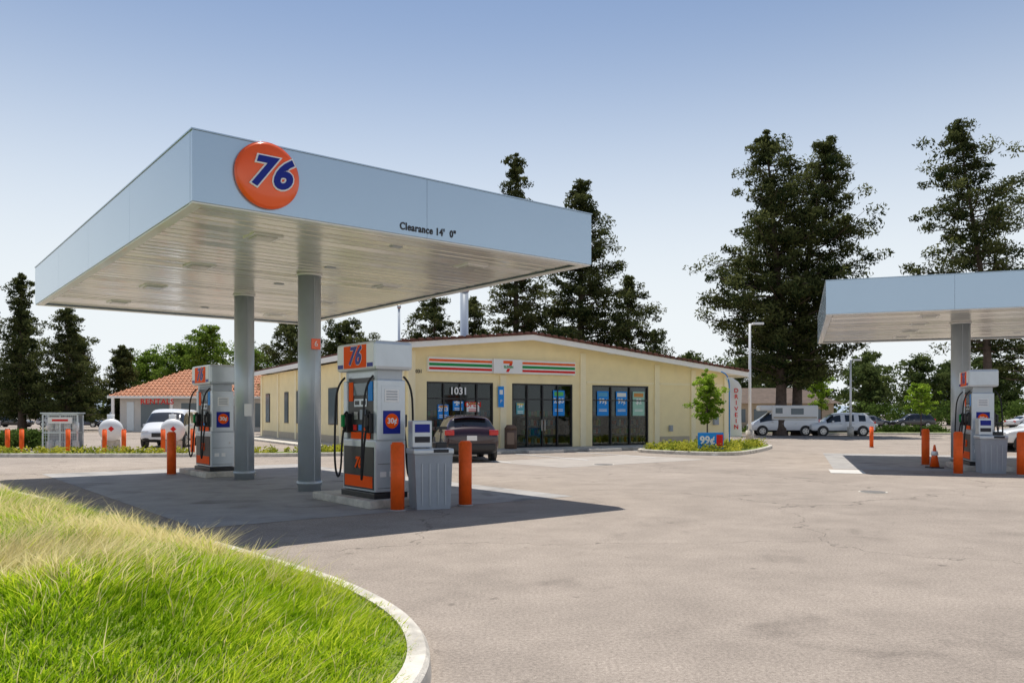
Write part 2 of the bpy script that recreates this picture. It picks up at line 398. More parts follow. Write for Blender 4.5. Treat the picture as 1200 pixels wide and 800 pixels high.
# ---------------------------------------------------------------- canopy
def canopy(N,A,W,Ln,cols,hb=4.5,H=.97):
    c=root('gas_station_canopy',(N[0],N[1],0),A)
    T=.09; step=3.7
    def segs(a,b):
        n=max(1,round((b-a)/step)); w=(b-a)/n; return [(a+w*(i+.5),w-.004) for i in range(n)]
    zc=hb+H/2
    boxes('fascia_front',c,[((x,T/2,zc),(w,T,H)) for x,w in segs(0,W)],FASC,.003)
    boxes('fascia_back',c,[((x,Ln-T/2,zc),(w,T,H)) for x,w in segs(0,W)],FASC,.003)
    boxes('fascia_sides',c,[((x0,y,zc),(T,w,H)) for y,w in segs(T+.004,Ln-T-.004) for x0 in (T/2,W-T/2)],FASC,.003)
    boxes('fascia_backing',c,[((W/2,T+.03,zc),(W-2*T-.1,.02,H-.1)),((W/2,Ln-T-.03,zc),(W-2*T-.1,.02,H-.1)),((T+.03,Ln/2,zc),(.02,Ln-2*T-.1,H-.1)),((W-T-.03,Ln/2,zc),(.02,Ln-2*T-.1,H-.1))],FASC)
    tz=hb+H+.012
    boxes('top_trim',c,[((W/2,.07,tz),(W+.03,.17,.02)),((W/2,Ln-.07,tz),(W+.03,.17,.02)),((.07,Ln/2,tz),(.17,Ln-.34,.02)),((W-.07,Ln/2,tz),(.17,Ln-.34,.02))],FASC,.003)
    bz=hb-.012
    boxes('bottom_trim',c,[((W/2,.10,bz),(W-.02,.16,.022)),((W/2,Ln-.10,bz),(W-.02,.16,.022)),((.10,Ln/2,bz),(.16,Ln-.38,.022)),((W-.10,Ln/2,bz),(.16,Ln-.38,.022))],WHITEM,.003)
    n=int((Ln-.4)/.305); pw=(Ln-.4)/n
    bm=bmesh.new(); g=np.random.default_rng(4)
    for i in range(n):
        cc=(W/2,.2+pw*(i+.5),hb+.055); ss=(W-.38,pw-.026,.05); tl=g.normal()*.0035
        r=bmesh.ops.create_cube(bm,size=1)
        for v in r['verts']:
            v.co=Vector((v.co.x*ss[0]+cc[0],v.co.y*ss[1]+cc[1],v.co.z*ss[2]+cc[2]+tl*(1 if v.co.y>0 else -1)))
    bmesh.ops.bevel(bm,geom=list(bm.edges),offset=.012,segments=2,affect='EDGES')
    me=bpy.data.meshes.new('deck_panels'); bm.to_mesh(me); bm.free(); me.materials.append(DECK); link(bpy.data.objects.new('deck_panels',me),c)
    box('deck_backing',c,(W/2,Ln/2,hb+.12),(W-.3,Ln-.3,.03),DARK)
    box('roof_deck',c,(W/2,Ln/2,hb+H-.25),(W-.3,Ln-.3,.04),GREY)
    fx=[(x,y) for x in (W*.22,W*.78) for y in np.linspace(1.7,Ln-1.7,4)]
    boxes('light_frames',c,[((x,y,hb+.020),(.50,.50,.03)) for x,y in fx],WHITEM,.006)
    boxes('light_lenses',c,[((x,y,hb+.0),(.36,.36,.03)) for x,y in fx],mat('lens_glass',(.6,.6,.57),.15),.01)
    boxes('junction_plates',c,[((x,y,hb+.022),(.20,.12,.02)) for x in (W*.5,) for y in np.linspace(1.0,Ln-2,5)],TRIM,.004)
    for (x,y,r) in cols:
        cyl('column',c,(x,y,(hb+.02)/2),r,hb+.02,COLM,seg=40)
        cyl('column_base',c,(x,y,.17),r*1.12,.08,COLM,seg=40,bevel=.01)
        cyl('column_collar',c,(x,y,hb+.0),r*1.12,.05,WHITEM,seg=40)
        box('column_seam',c,(x,y-r-.001,2.3),(.012,.01,4.3),TRIM)
    return c
c1=canopy(N1,A1,7.54,13.3,[(3.77,4.55,.235),(3.77,8.3,.235)])
logo(c1,(1.04,-.03,5.02),.475,FNEG_Y,(0,-1,0),dome=.07)
text('clearance_text',c1,"Clearance 14'  0\"",(3.25,-.006,4.63),.165,BLACK,align='LEFT',off=.0045,sx=.84,spc=1.12)
box('pump_number_plate',c1,(3.80,4.55-.246,3.05),(.20,.02,.22),ORGS,.004)
text('pump_number',c1,'6',(3.80,4.29,3.05),.16,WHITE)
box('column_notice',c1,(3.77,8.3-.246,1.7),(.18,.02,.3),WHITE,.004)
c2=canopy(N2,A2,13.3,10.2,[(4.15,4.0,.28),(9.1,4.0,.28)])

def sheet(name,N,A,x0,x1,y0,y1,z,m,joints=None):
    r=root(name,(N[0],N[1],0),A)
    nx=max(1,round((x1-x0)/(joints or 99))); ny=max(1,round((y1-y0)/(joints or 99)))
    V=[];F=[];g=.008
    for i in range(nx):
        for j in range(ny):
            a=x0+(x1-x0)*i/nx+g; b=x0+(x1-x0)*(i+1)/nx-g; c=y0+(y1-y0)*j/ny+g; d=y0+(y1-y0)*(j+1)/ny-g
            k=len(V); V+=[(a,c,z),(b,c,z),(b,d,z),(a,d,z)]; F.append((k,k+1,k+2,k+3))
    mesh_obj('slabs',V,F,m,r)
    return r
sheet('concrete_pad',N1,A1,.15,7.3,.25,13.3,.004,CONC,3.2)
sheet('concrete_pad',N2,A2,.2,13.2,.2,10.2,.004,CONC,3.2)
WC=mat('light_concrete',(.58,.56,.52),.8,var=.1,scale=2)
sheet('concrete_patch',(9.1,9.9),R(10),-.9,4,0,1.15,.004,WC)
sheet('concrete_patch',(8.7,22.0),R(-19),-.0,.9,-.2,1.3,.008,WC)
sheet('concrete_patch',(1.5,24),A1,0,7,0,4,.004,mat('aged_asphalt',(.38,.34,.30),.9,var=.14,scale=1.5,bump=.3,bscale=80))
def cover_lid(x,y,r,m):
    c=root('manhole_cover',(x,y,0)); cyl('ring',c,(0,0,.004),r*1.15,.010,KERB,seg=40); cyl('lid',c,(0,0,.009),r,.012,m,seg=40)
LID=mat('cast_iron',(.16,.15,.14),.7,metal=.2,var=.2,scale=8,bump=.5,bscale=30)
cover_lid(7.4,16.5,.24,LID); cover_lid(2.9,25.5,.3,LID)
def pump_island(N,A,x0,x1,y0,y1):
    r=root('pump_island_kerb',(N[0],N[1],0),A)
    box('island_slab',r,((x0+x1)/2,(y0+y1)/2,.07),(x1-x0,y1-y0,.14),KERB,.03)
    return r
pump_island(N1,A1,3.12,4.42,.75,3.0); pump_island(N1,A1,3.12,4.42,9.2,11.4)
pump_island(N2,A2,3.5,4.85,.5,2.6)
dispenser(loc_in(N1,A1,3.65,1.58,.14),A1)
dispenser(loc_in(N1,A1,3.65,10.1,.14),A1)
dispenser(loc_in(N2,A2,4.15,1.35,.14),A2)
service_bin(loc_in(N1,A1,4.08,.40,0),A1-R(18))
service_bin(loc_in(N2,A2,4.2,.0,0),A2+R(5))
for p in ((-1.9,13.35),(-.82,14.1)): bollard(p)
for p in ((-8.97,21.2),(-8.3,22.3)): bollard(p)
for p in ((3.25,-.95),(4.75,-.8)):
    q=loc_in(N2,A2,*p); bollard(q)
bollard((12.95,25.2)); bollard((17.2,38.5),h=1.0,r=.09)

tc=root('traffic_cone',(12.55,23.9,0))
box('cone_base',tc,(0,0,.02),(.38,.38,.04),BLACK,.01)
cyl('cone_body',tc,(0,0,.36),.14,.66,ORGS,r2=.025,seg=24); cyl('cone_band',tc,(0,0,.44),.105,.12,WHITE,r2=.084,seg=24)

# ---------------------------------------------------------------- store
st=root('convenience_store',(NS[0],NS[1],0),AS)
W=17.8; D=26; rx,rz_=5.5,4.98
def roofz(x): return rz_-abs(x-rx)*.1
zt=2.95
ops=[(.83,3.96),(4.9,8.1),(9.2,12.55)]
xs=[0]+[v for o in ops for v in o]+[W]
boxes('front_piers',st,[(((xs[i]+xs[i+1])/2,.12,zt/2),(xs[i+1]-xs[i],.24,zt)) for i in range(0,len(xs),2)],WALL)
prism('front_gable_wall',st,[(0,zt),(W,zt),(W,roofz(W)-.05),(rx,rz_-.05),(0,roofz(0)-.05)],0,.24,WALL)
boxes('pilasters',st,[((x,-.035,(.0+h)/2+.0),(.30,.07,h)) for x,h in ((.15,4.2),(.0+4.43,3.30),(8.65,4.4),(13.05,4.0),(15.4,3.8),(17.65,3.55))],WALL2,.008)
boxes('wall_joint_band',st,[((10.85+.0,-.02,3.08),(4.0,.04,.10)),((14.2,-.02,3.08),(1.9,.04,.10)),((16.5,-.02,3.08),(1.9,.04,.10))],WALL2)
boxes('wall_base_band',st,[((14.2,-.022,.25),(1.9,.04,.5)),((16.5,-.022,.25),(1.9,.04,.5))],mat('base_band',(.5,.43,.32),.8,var=.08))
box('left_side_wall',st,(.12,D/2+.24,2.1),(.24,D,4.2),WALL)
box('right_side_wall',st,(W-.12,D/2+.24,1.75),(.24,D,3.5),WALL)
box('rear_wall',st,(W/2,D+.3,1.75),(W-.5,.2,3.5),WALL)
boxes('side_pilasters',st,[((-.035,y,2.07),(.07,.3,4.14)) for y in (.4,4.5,8.6,12.8,17,21.2,25.6)],WALL2,.008)
boxes('side_base_band',st,[((-.02,D/2,.25),(.03,D-.4,.5))],MATS['base_band'])
for (y,w_) in ((9.9,1.5),(16.2,1.3),(19.2,.9),(24.0,1.1)):
    box('side_window_frame',st,(-.015,y,2.0),(.05,w_,1.9),BLACK); box('side_window_glass',st,(-.045,y,2.0),(.01,w_-.12,1.78),SIL)
prism('roof_soffit',st,[(-.6,roofz(-.6)-.06),(rx,rz_-.06),(W+.6,roofz(W+.6)-.06),(W+.6,roofz(W+.6)+.06),(rx,rz_+.06),(-.6,roofz(-.6)+.06)],-.75,D+.9,WTRIM)
prism('roof_covering',st,[(-.66,roofz(-.6)+.065),(rx,rz_+.065),(W+.66,roofz(W+.6)+.065),(W+.66,roofz(W+.6)+.15),(rx,rz_+.16),(-.66,roofz(-.6)+.15)],-.82,D+.95,TILE)
prism('rake_fascia',st,[(-.62,roofz(-.6)-.17),(rx,rz_-.17),(W+.62,roofz(W+.6)-.17),(W+.62,roofz(W+.6)+.062),(rx,rz_+.062),(-.62,roofz(-.6)+.062)],-.80,-.752,WTRIM)
box('eave_fascia_left',st,(-.63,D/2,roofz(-.6)-.07),(.05,D+1.6,.26),WTRIM); box('eave_fascia_right',st,(W+.63,D/2,roofz(W+.6)-.07),(.05,D+1.6,.26),WTRIM)
nt_=54
boxes('roof_tile_ends',st,[((-.5+i*.355,-.85,roofz(-.5+i*.355)+.13),(.24,.09,.12)) for i in range(nt_)],TILE,.03)
for k,(a,b) in enumerate(ops):
    w_=b-a; n={0:4,1:4,2:3}[k]
    box('shopfront_glass',st,((a+b)/2,.10,zt/2+.05),(w_-.05,.012,zt-.12),GLASS)
    fr=[((a+.03,.07,zt/2),(.06,.1,zt)),((b-.03,.07,zt/2),(.06,.1,zt)),((( a+b)/2,.07,zt-.035),(w_-.12,.1,.07)),(((a+b)/2,.07,.08),(w_-.12,.1,.16)),(((a+b)/2,.075,2.25),(w_-.12,.08,.06))]
    for i in range(1,n): fr.append(((a+w_*i/n,.065,(zt-.23)/2+.16),(.055,.1,zt-.23)))
    boxes('shopfront_frames',st,fr,BLACK)
box('door_handle',st,(6.42,-.02,1.1),(.03,.05,.5),STEEL,.01); box('door_handle',st,(6.58,-.02,1.1),(.03,.05,.5),STEEL,.01)
box('interior_floor',st,(W/2,4,.01),(W-.6,7.5,.02),mat('vinyl_floor',(.5,.47,.43),.4))
box('interior_wall',st,(W/2,7.8,1.6),(W-.6,.1,3.2),mat('interior_paint',(.55,.50,.42),.8))
box('interior_ceiling',st,(W/2,4,3.25),(W-.6,7.4,.06),mat('ceiling_tile',(.7,.7,.66),.9))
prodm=[mat('product_%d'%i,c,.5) for i,c in enumerate([(.7,.08,.05),(.8,.55,.05),(.08,.35,.6),(.1,.5,.12),(.8,.8,.75),(.6,.25,.05)])]
for k in range(6):
    xx=1.8+k*2.6
    boxes('shelf_unit',st,[((xx,1.5,.2+.42*j),(1.9,.9,.04)) for j in range(4)]+[((xx,1.5,.75),(1.9,.05,1.5))],GREY)
    for j in range(4):
        for q in range(3):
            boxes('shelf_goods',st,[((xx-.85+.15*i+random.uniform(-.02,.02),1.15,.36+.42*j),(.12,.2,random.uniform(.18,.3))) for i in range(q,12,3)],prodm[(j+q*2+k)%6])
box('sign_band',st,(4.47,-.10,3.66),(7.3,.20,.60),mat('sign_white',(.84,.84,.80),.4),.01)
for z,h,m_ in ((3.83,.095,ORG),(3.66,.11,GREEN),(3.49,.095,RED)):
    boxes('sign_stripe',st,[((2.32,-.204,z),(2.94,.008,h)),((6.7,-.204,z),(2.78,.008,h))],m_)
box('logo_board',st,(4.52,-.25,3.66),(1.4,.10,.62),WHITE,.01)
box('logo_seven_bar',st,(4.52,-.304,3.84),(.46,.01,.12),ORG)
prism('logo_seven_stem',st,[(4.62,3.80),(4.75,3.80),(4.56,3.42),(4.42,3.42)],-.309,-.299,RED)
box('logo_word',st,(4.54,-.312,3.63),(.66,.01,.13),WHITE); text('logo_letters',st,'ELEVEN',(4.54,-.322,3.63),.14,GREEN,off=.005)
text('street_number',st,'1031',(2.3,.005,2.56),.42,WHITE,off=.010)
text('street_number_small',st,'1031',(.42,-.03,3.35),.20,BLACK,off=.004)
box('accessible_sign',st,(4.30,-.085,2.35),(.28,.02,.9),BLUEL); box('accessible_symbol',st,(4.30,-.098,2.55),(.16,.008,.2),WHITE); text('accessible_text',st,'P',(4.3,-.1,2.15),.2,WHITE)
def poster(x,z,w_,h,m_,t,tm=WHITE,y=.055):
    box('poster',st,(x,y,z),(w_,.01,h),m_); text('poster_text',st,t,(x,y-.008,z+.1),min(.38,w_*.5),tm,off=.006)
    boxes('poster_lines',st,[((x,y-.008,z-h*.25-.07*i),(w_*.7,.005,.03)) for i in range(2)],tm)
    box('poster_image',st,(x,y-.008,z+h*.36),(w_*.8,.005,h*.16),prodm[int(x*7)%6])
poster(7.38,2.1,.62,1.15,BLUEL,'2/$5'); poster(9.85,2.1,.66,1.15,BLUEL,'99¢'); poster(10.95,2.1,.66,1.15,BLUEL,'99¢'); poster(11.98,2.1,.72,1.15,mat('poster_green',(.30,.55,.45),.4),'$2')
poster(1.6,1.7,.5,.6,BLUEL,'2/$3'); poster(3.0,1.9,.6,.4,WHITE,'OPEN',RED); poster(2.3,1.95,.5,.4,BLUEL,'24')
poster(5.35,1.85,.4,.5,mat('poster_teal',(.1,.4,.45),.4),'24')
boxes('soffit_lights',st,[((x,-.4,roofz(x)-.11),(.25,.25,.08)) for x in (2,10,15)],WHITE,.02)
boxes('hose_bib_boxes',st,[((13.9,-.08,.9),(.18,.12,.3)),((16.9,-.08,1.3),(.3,.14,.5))],GREY,.01)
wk=root('store_walkway',(NS[0],NS[1],0),AS)
box('walkway_slab',wk,(8.8,-1.0,.06),(18.6,1.95,.12),KERB,.02); box('walkway_side_slab',wk,(-1.0,13,.055),(1.9,26,.11),KERB,.02)
boxes('wheel_stops',wk,[((x,-2.6,.06),(1.7,.16,.12)) for x in (2.0,5.0,8.0)],WC,.02)
boxes('bay_lines',wk,[((x,-5.2,.010),(.1,5,.004)) for x in (.4,3.5,6.5,9.5)],WHITE)
tb=root('litter_bin',loc_in(NS,AS,4.4,-.75,.12))
cyl('bin_body',tb,(0,0,.42),.27,.84,BROWN,bevel=.02); cyl('bin_top',tb,(0,0,.93),.29,.18,BROWN,r2=.17); boxes('bin_slots',tb,[((0,-.275,.45),(.3,.01,.5))],mat('bin_face',(.3,.2,.14),.7))

vp=root('vent_pole',(-2.55,43,0)); cyl('mast',vp,(0,0,4.1),.22,8.2,LGREY); cyl('cap',vp,(0,0,8.2),.26,.16,LGREY,bevel=.02)
up_=root('flag_pole',(-6.6,47,0)); cyl('mast',up_,(0,0,3.9),.10,7.8,LGREY,r2=.07); sphere('finial',up_,(0,0,7.85),(.12,.12,.12),STEEL)

# ---------------------------------------------------------------- vehicles
def car(name,loc,head,paint,L=4.5,Wd=1.85,H=1.66,kind='suv'):
    c=root(name,loc,head); w=Wd/2
    GL=mat('car_glass',(.015,.018,.02),.06,spec=.8)
    if kind=='suv':
        S=[(-.500,.42,.78,.84,.88,.78,0,0),(-.490,.30,.92,1.0,.97,.86,0,0),(-.470,.25,1.0,1.12,1,.84,0,0),(-.455,.25,1.02,1.16,1,.84,0,1),(-.395,.25,1.04,H-.10,1,.74,0,0),(-.37,.25,1.04,H-.05,1,.73,1,0),
           (-.22,.25,1.03,H,1,.73,0,0),(-.20,.25,1.03,H,1,.73,1,0),(.0,.25,1.0,H,1,.73,0,0),(.02,.25,1.0,H,1,.73,1,0),(.14,.25,.98,H-.05,1,.71,1,1),(.275,.25,.96,1.08,.99,.84,0,0),(.29,.25,.95,1.04,.99,.84,0,0),(.42,.25,.88,.97,.97,.84,0,0),(.48,.28,.74,.84,.9,.78,0,0),(.5,.4,.62,.70,.8,.7,0,0)]
    elif kind=='van':
        S=[(-.500,.42,.85,.9,.9,.8,0,0),(-.492,.28,1.05,1.15,.97,.88,0,0),(-.487,.25,1.1,1.25,1,.88,0,1),(-.465,.25,1.15,H-.1,1,.85,0,0),(-.43,.25,1.15,H,1,.85,1,0),
           (-.2,.25,1.13,H,1,.85,0,0),(-.18,.25,1.13,H,1,.85,1,0),(.05,.25,1.1,H,1,.85,0,0),(.07,.25,1.1,H,1,.84,1,0),(.2,.25,1.06,H-.08,1,.8,1,1),(.36,.25,1.02,1.14,.98,.84,0,0),(.45,.27,.85,.98,.95,.84,0,0),(.49,.3,.7,.8,.88,.75,0,0),(.5,.4,.6,.68,.8,.7,0,0)]
    else:
        S=[(-.500,.42,.75,.82,.86,.78,0,0),(-.488,.28,.86,.93,.96,.86,0,0),(-.46,.23,.90,.98,1,.86,0,0),(-.36,.22,.92,1.02,1,.84,0,1),(-.22,.22,.92,H-.05,1,.70,1,0),(-.13,.22,.92,H,1,.69,0,0),(-.115,.22,.92,H,1,.69,1,0),
           (.04,.22,.90,H,1,.69,0,0),(.055,.22,.90,H-.01,1,.69,1,1),(.22,.22,.88,1.0,1,.82,0,0),(.25,.22,.87,.96,1,.84,0,0),(.42,.23,.78,.86,.96,.84,0,0),(.485,.26,.66,.74,.88,.76,0,0),(.5,.36,.56,.62,.8,.7,0,0)]
    V=[];F=[];MI=[]
    for (x,zb,zl,zz,wm,wt,_,_) in S:
        a=w*wm; t=w*wt
        half=[(0,zb),(a*.82,zb),(a*.97,zb+.12),(a,(zb+zl)/2+.04),(a*.965,zl),(t,zz-.07),(t*.82,zz-.01),(0,zz+.02)]
        ring=half+[(-y,z) for y,z in half[6:0:-1]]
        V+=[(x*L,y,z) for y,z in ring]
    n=14
    for i in range(len(S)-1):
        for j in range(n):
            F.append((i*n+j,i*n+(j+1)%n,(i+1)*n+(j+1)%n,(i+1)*n+j))
            g=(j in (4,9) and S[i][6]) or (j in (5,6,7,8) and S[i][7])
            low=j in (0,1,12,13)
            MI.append(1 if g else (2 if low else 0))
    F.append(tuple(range(n-1,-1,-1))); MI.append(0); F.append(tuple((len(S)-1)*n+k for k in range(n))); MI.append(0)
    b=mesh_obj('body',V,F,None,c,smooth=True,mats=[paint,GL,BLACK],midx=MI)
    bm=bmesh.new(); bm.from_mesh(b.data); bmesh.ops.recalc_face_normals(bm,faces=bm.faces); bm.to_mesh(b.data); bm.free()
    ss=b.modifiers.new('s','SUBSURF'); ss.levels=2; ss.render_levels=2
    for sx in (-.30,.315):
        for sy in (-1,1):
            cyl('wheel_arch',c,(sx*L,sy*(w-.10),.37),.40,.20,BLACK,rot=(R(90),0,0))
            cyl('tyre',c,(sx*L,sy*(w-.09),.34),.34,.22,RUB,rot=(R(90),0,0),bevel=.03)
            cyl('rim',c,(sx*L,sy*(w+.01),.34),.23,.05,STEEL,rot=(R(90),0,0),bevel=.01)
            boxes('rim_gaps',c,[((sx*L+.14*math.cos(a),sy*(w+.036),.34+.14*math.sin(a)),(.07,.006,.07)) for a in [k*1.2566 for k in range(5)]],BLACK)
    TL=mat('tail_lens',(.6,.01,.01),.15,coat=.6); HL=mat('head_lens',(.75,.78,.8),.1,coat=.6)
    zr={'suv':.98,'van':1.0}.get(kind,.78)
    boxes('tail_lights',c,[((-L*.486,s*w*.80,zr),(.12,.32,.17)) for s in (-1,1)],TL,.03)
    box('rear_bumper',c,(-L*.497,0,.50),(.14,Wd*.86,.22),BLACK if kind=='suv' else paint,.04)
    box('number_plate',c,(-L*.50-.01,0,.80 if kind!='sedan' else .62),(.03,.34,.16),WHITE,.004)
    boxes('head_lights',c,[((L*.474,s*w*.70,.76 if kind!='sedan' else .68),(.14,.34,.13)) for s in (-1,1)],HL,.03)
    box('grille',c,(L*.493,0,.62 if kind!='sedan' else .54),(.08,.75,.20),BLACK,.02)
    boxes('mirrors',c,[((L*.17,s*(w+.08),1.06),(.12,.18,.13)) for s in (-1,1)],paint,.03)
    boxes('door_handles',c,[((L*x,s*w*.985,.90),(.16,.03,.03)) for x in (-.16,.04) for s in (-1,1)],STEEL,.006)
    if kind=='suv':
        box('spoiler',c,(-L*.40,0,H-.04),(.22,Wd*.60,.04),paint,.015)
        tube('rear_wiper',c,[(-L*.462,0,1.13),(-L*.44,.3,1.25)],.012,BLACK)
    return c
pm=lambda n,c:mat('paint_'+n,c,.25,coat=.8)
car('parked_suv',(-1.75,28.9,0),R(90+11),pm('maroon',(.030,.005,.008)),L=4.4,Wd=1.86,H=1.56)
car('parked_van',(-16.9,40.0,0),R(-80),pm('white',(.78,.79,.80)),L=4.7,Wd=1.95,H=1.85,kind='van')
car('parked_suv',(23.2,34.3,0),R(165),pm('white',(.78,.79,.80)),L=4.7,Wd=1.9,H=1.7)
cols=[(.02,.02,.025),(.5,.5,.52),(.03,.05,.12),(.7,.7,.7),(.25,.02,.02),(.1,.1,.11)]
for i,(x,y,a,k) in enumerate([(-62,100,5,'sedan'),(-57,101,5,'suv'),(-52.5,99,0,'sedan'),(-47.5,100,4,'suv'),(37.5,93,10,'sedan'),(42.3,95,8,'sedan'),(46.8,94,175,'suv'),(29.5,70,20,'sedan'),(35,98,2,'suv'),(59,92,5,'sedan'),(64,91,5,'suv')]):
    car('parked_car',(x,y,0),R(a),pm('c%d'%(i%6),cols[i%6]),kind=k,H=1.45 if k=='sedan' else 1.66)
cv=car('camper_van',(20.3,60.5,0),R(172),pm('white',(.78,.79,.80)),L=5.0,Wd=2.0,H=1.9,kind='van')
box('camper_body',cv,(-.75,0,1.70),(3.3,2.08,1.1),WHITE,.12); box('cab_over',cv,(1.2,0,2.05),(1.1,1.9,.42),WHITE,.14)
boxes('camper_windows',cv,[((-.9,s*1.045,1.8),(.9,.02,.45)) for s in (-1,1)]+[((.4,s*1.045,1.85),(.5,.02,.4)) for s in (-1,1)],SIL,.005)
boxes('camper_stripe',cv,[((-.75,s*1.043,1.35),(3.1,.015,.1)) for s in (-1,1)],TAN)
pk=car('parked_suv',(24.2,59.5,0),R(176),pm('white',(.78,.79,.80)),L=4.6,Wd=1.9,H=1.7)

# ---------------------------------------------------------------- left yard
def tank(x,y,r=.46,L=1.9,a=0):
    t=root('propane_tank',(x,y,0),R(a))
    cyl('shell',t,(0,0,.95),r,L-2*r*.6,WHITEM,rot=(R(90),0,0),seg=36)
    for s in (-1,1): sphere('dished_end',t,(0,s*(L/2-r*.6),.95),(r*.999,r*.62,r*.999),WHITEM)
    boxes('saddles',t,[((0,s*.55,.26),(.7,.16,.52)) for s in (-1,1)],KERB,.01)
    cyl('valve_dome',t,(0,.1,1.5),.14,.18,WHITEM); cyl('valve_stem',t,(0,.1,1.62),.04,.12,STEEL)
    box('hazard_label',t,(0,-L/2+.0,1.0),(.16,.02,.16),RED,rot=(0,R(45),0))
tank(-16.7,33.5,a=27); tank(-14.0,33.2,a=24)
cg=root('propane_cylinder_cage',(-18.3,32.8,0),R(10))
boxes('frame',cg,[((x,y,.85),(.05,.05,1.5)) for x in (-.65,0,.65) for y in (-.3,.3)]+[((0,y,z),(1.35,.05,.05)) for y in (-.3,.3) for z in (.12,.85,1.58)],LGREY)
boxes('mesh_bars',cg,[((-.62+i*.0775,-.3,.85),(.012,.012,1.45)) for i in range(17)]+[((0,-.3,.2+j*.14),(1.3,.012,.012)) for j in range(10)],LGREY)
box('cage_roof',cg,(0,0,1.64),(1.45,.75,.05),LGREY); box('cage_back',cg,(0,.32,.85),(1.3,.02,1.45),GREY); box('cage_sign',cg,(0,-.32,1.35),(.9,.015,.25),WHITE); box('cage_sign_band',cg,(0,-.33,1.35),(.6,.01,.08),RED)
for i in range(4):
    for z in (.15,.9): 
        cyl('gas_cylinder',cg,(-.48+.32*i,0,z+.2),.13,.38,WHITE,bevel=.04)
for x,y in ((-20.0,31.9),(-19.5,32.0),(-17.6,31.9),(-15.9,31.4),(-15.1,31.3),(-13.7,31.6),(-12.9,32.5),(-12.2,33.6)): bollard((x,y),h=1.0,r=.085)
es=root('notice_sign',(-20.9,32.5,0)); cyl('post',es,(0,0,.6),.03,1.2,STEEL); box('panel',es,(0,-.04,1.1),(.5,.02,.5),WHITE,.004); box('panel_band',es,(0,-.055,1.2),(.4,.008,.12),RED)

lp=catmull([(-40,30.6),(-30,30.2),(-22,30.0),(-17,29.8),(-13,29.9),(-11.6,30.3),(-11.9,30.9),(-14,31.1),(-22,31.3),(-30,31.7),(-40,32.2)],4)
island('planting_strip',lp)
lp2=catmull([(-11,30.0),(-7.0,30.6),(-5.6,32.0),(-6.2,36),(-7.4,36.3),(-7.8,33),(-9.5,31.4)],5)
island('planting_strip',lp2)
pl=catmull([(5.3,34.0),(6.6,31.9),(8.2,31.0),(9.6,32.4),(11.6,36.3),(12.4,38.6),(11.6,39.8),(9.6,37.9),(7.0,36.0)],6)
island('planter_island',pl)
def inpoly(x,y,loop):
    ins=np.zeros(len(x),bool); n=len(loop); j=n-1
    for i in range(n):
        xi,yi=loop[i]; xj,yj=loop[j]
        c=((yi>y)!=(yj>y))&(x<(xj-xi)*(y-yi)/(yj-yi+1e-12)+xi); ins^=c; j=i
    return ins
def distloop(x,y,loop):
    d=np.full(len(x),1e9); n=len(loop)
    for i in range(n):
        a=loop[i]; b=loop[(i+1)%n]; ab=b-a; t=np.clip(((x-a[0])*ab[0]+(y-a[1])*ab[1])/(ab@ab+1e-12),0,1)
        d=np.minimum(d,np.hypot(x-a[0]-t*ab[0],y-a[1]-t*ab[1]))
    return d
def cover(name,loop,n,rad,m,seed,margin=.35,per=70,ll=.12,lw=.06):
    g=np.random.default_rng(seed); lo=loop.min(0); hi=loop.max(0)
    x=g.uniform(lo[0],hi[0],n*4); y=g.uniform(lo[1],hi[1],n*4); ok=inpoly(x,y,loop)&(distloop(x,y,loop)>margin); x=x[ok][:n]; y=y[ok][:n]
    bush_mass(name,np.stack([x,y,np.full(len(x),.2)],1),g.uniform(.5,1,len(x))*rad,per,ll,lw,m,seed=seed,zf=.8)
cover('groundcover_shrubs',pl,130,.42,FLOW,5)
cover('groundcover_shrubs',lp,260,.3,FLOW,6,margin=.25,per=50)
cover('groundcover_shrubs',lp2,90,.3,FLOW,8,margin=.25,per=50)

YP=[(0,.5),(.3,.85),(.6,.75),(1,.2)]
tree('young_tree',(8.3,34.2,.1),3.0,YP,.04,42,YOUNG,hb=.36,clr=.28,per=62,ll=.11,lw=.065,up=.8,seed=21,spacing=.26)
YP2=[(0,.7),(.3,1.0),(.6,.9),(1,.3)]
tree('young_tree',(24.6,64,.0),4.6,YP2,.06,34,YOUNG,hb=.4,clr=.36,per=40,ll=.16,lw=.09,up=.7,seed=22,spacing=.35)
tree('young_tree',(30.5,60,.0),3.8,YP2,.06,30,YOUNG,hb=.4,clr=.34,per=36,ll=.16,lw=.09,up=.7,seed=23,spacing=.35)

ps=root('price_sign',(7.95,32.2,.13),R(6))
box('board',ps,(0,0,.40),(1.05,.06,.66),BLUEL,.01); boxes('legs',ps,[((x,0,.04),(.05,.05,.1)) for x in (-.4,.4)],STEEL)
text('price',ps,'99¢',(-.16,-.04,.42),.42,WHITE,off=.014); box('photo_patch',ps,(.36,-.034,.4),(.26,.01,.5),RED)
ff=root('feather_flag',(9.35,34.6,.1))
tube('pole',ff,[(0,0,0),(0,0,2.6),(-.03,0,3.0),(-.16,0,3.25),(-.36,0,3.32)],.025,BLUEL,smoothn=1)
V=[];F=[]
for i in range(15):
    z=.55+i*.18; xl=-.03 if z<2.6 else -.03-.33*((z-2.6)/.6)**2; wid=.50*(1 if z<2.7 else max(.0,1-((z-2.7)/.55)**2*.9))
    for j in range(5):
        V.append((.02+(xl if z>2.6 else 0)*.9+wid*j/4,.05*math.sin(z*3+j*.8),z))
for i in range(14):
    for j in range(4): F.append((i*5+j,i*5+j+1,(i+1)*5+j+1,(i+1)*5+j))
mesh_obj('fabric',V,F,WHITE,ff,smooth=True)
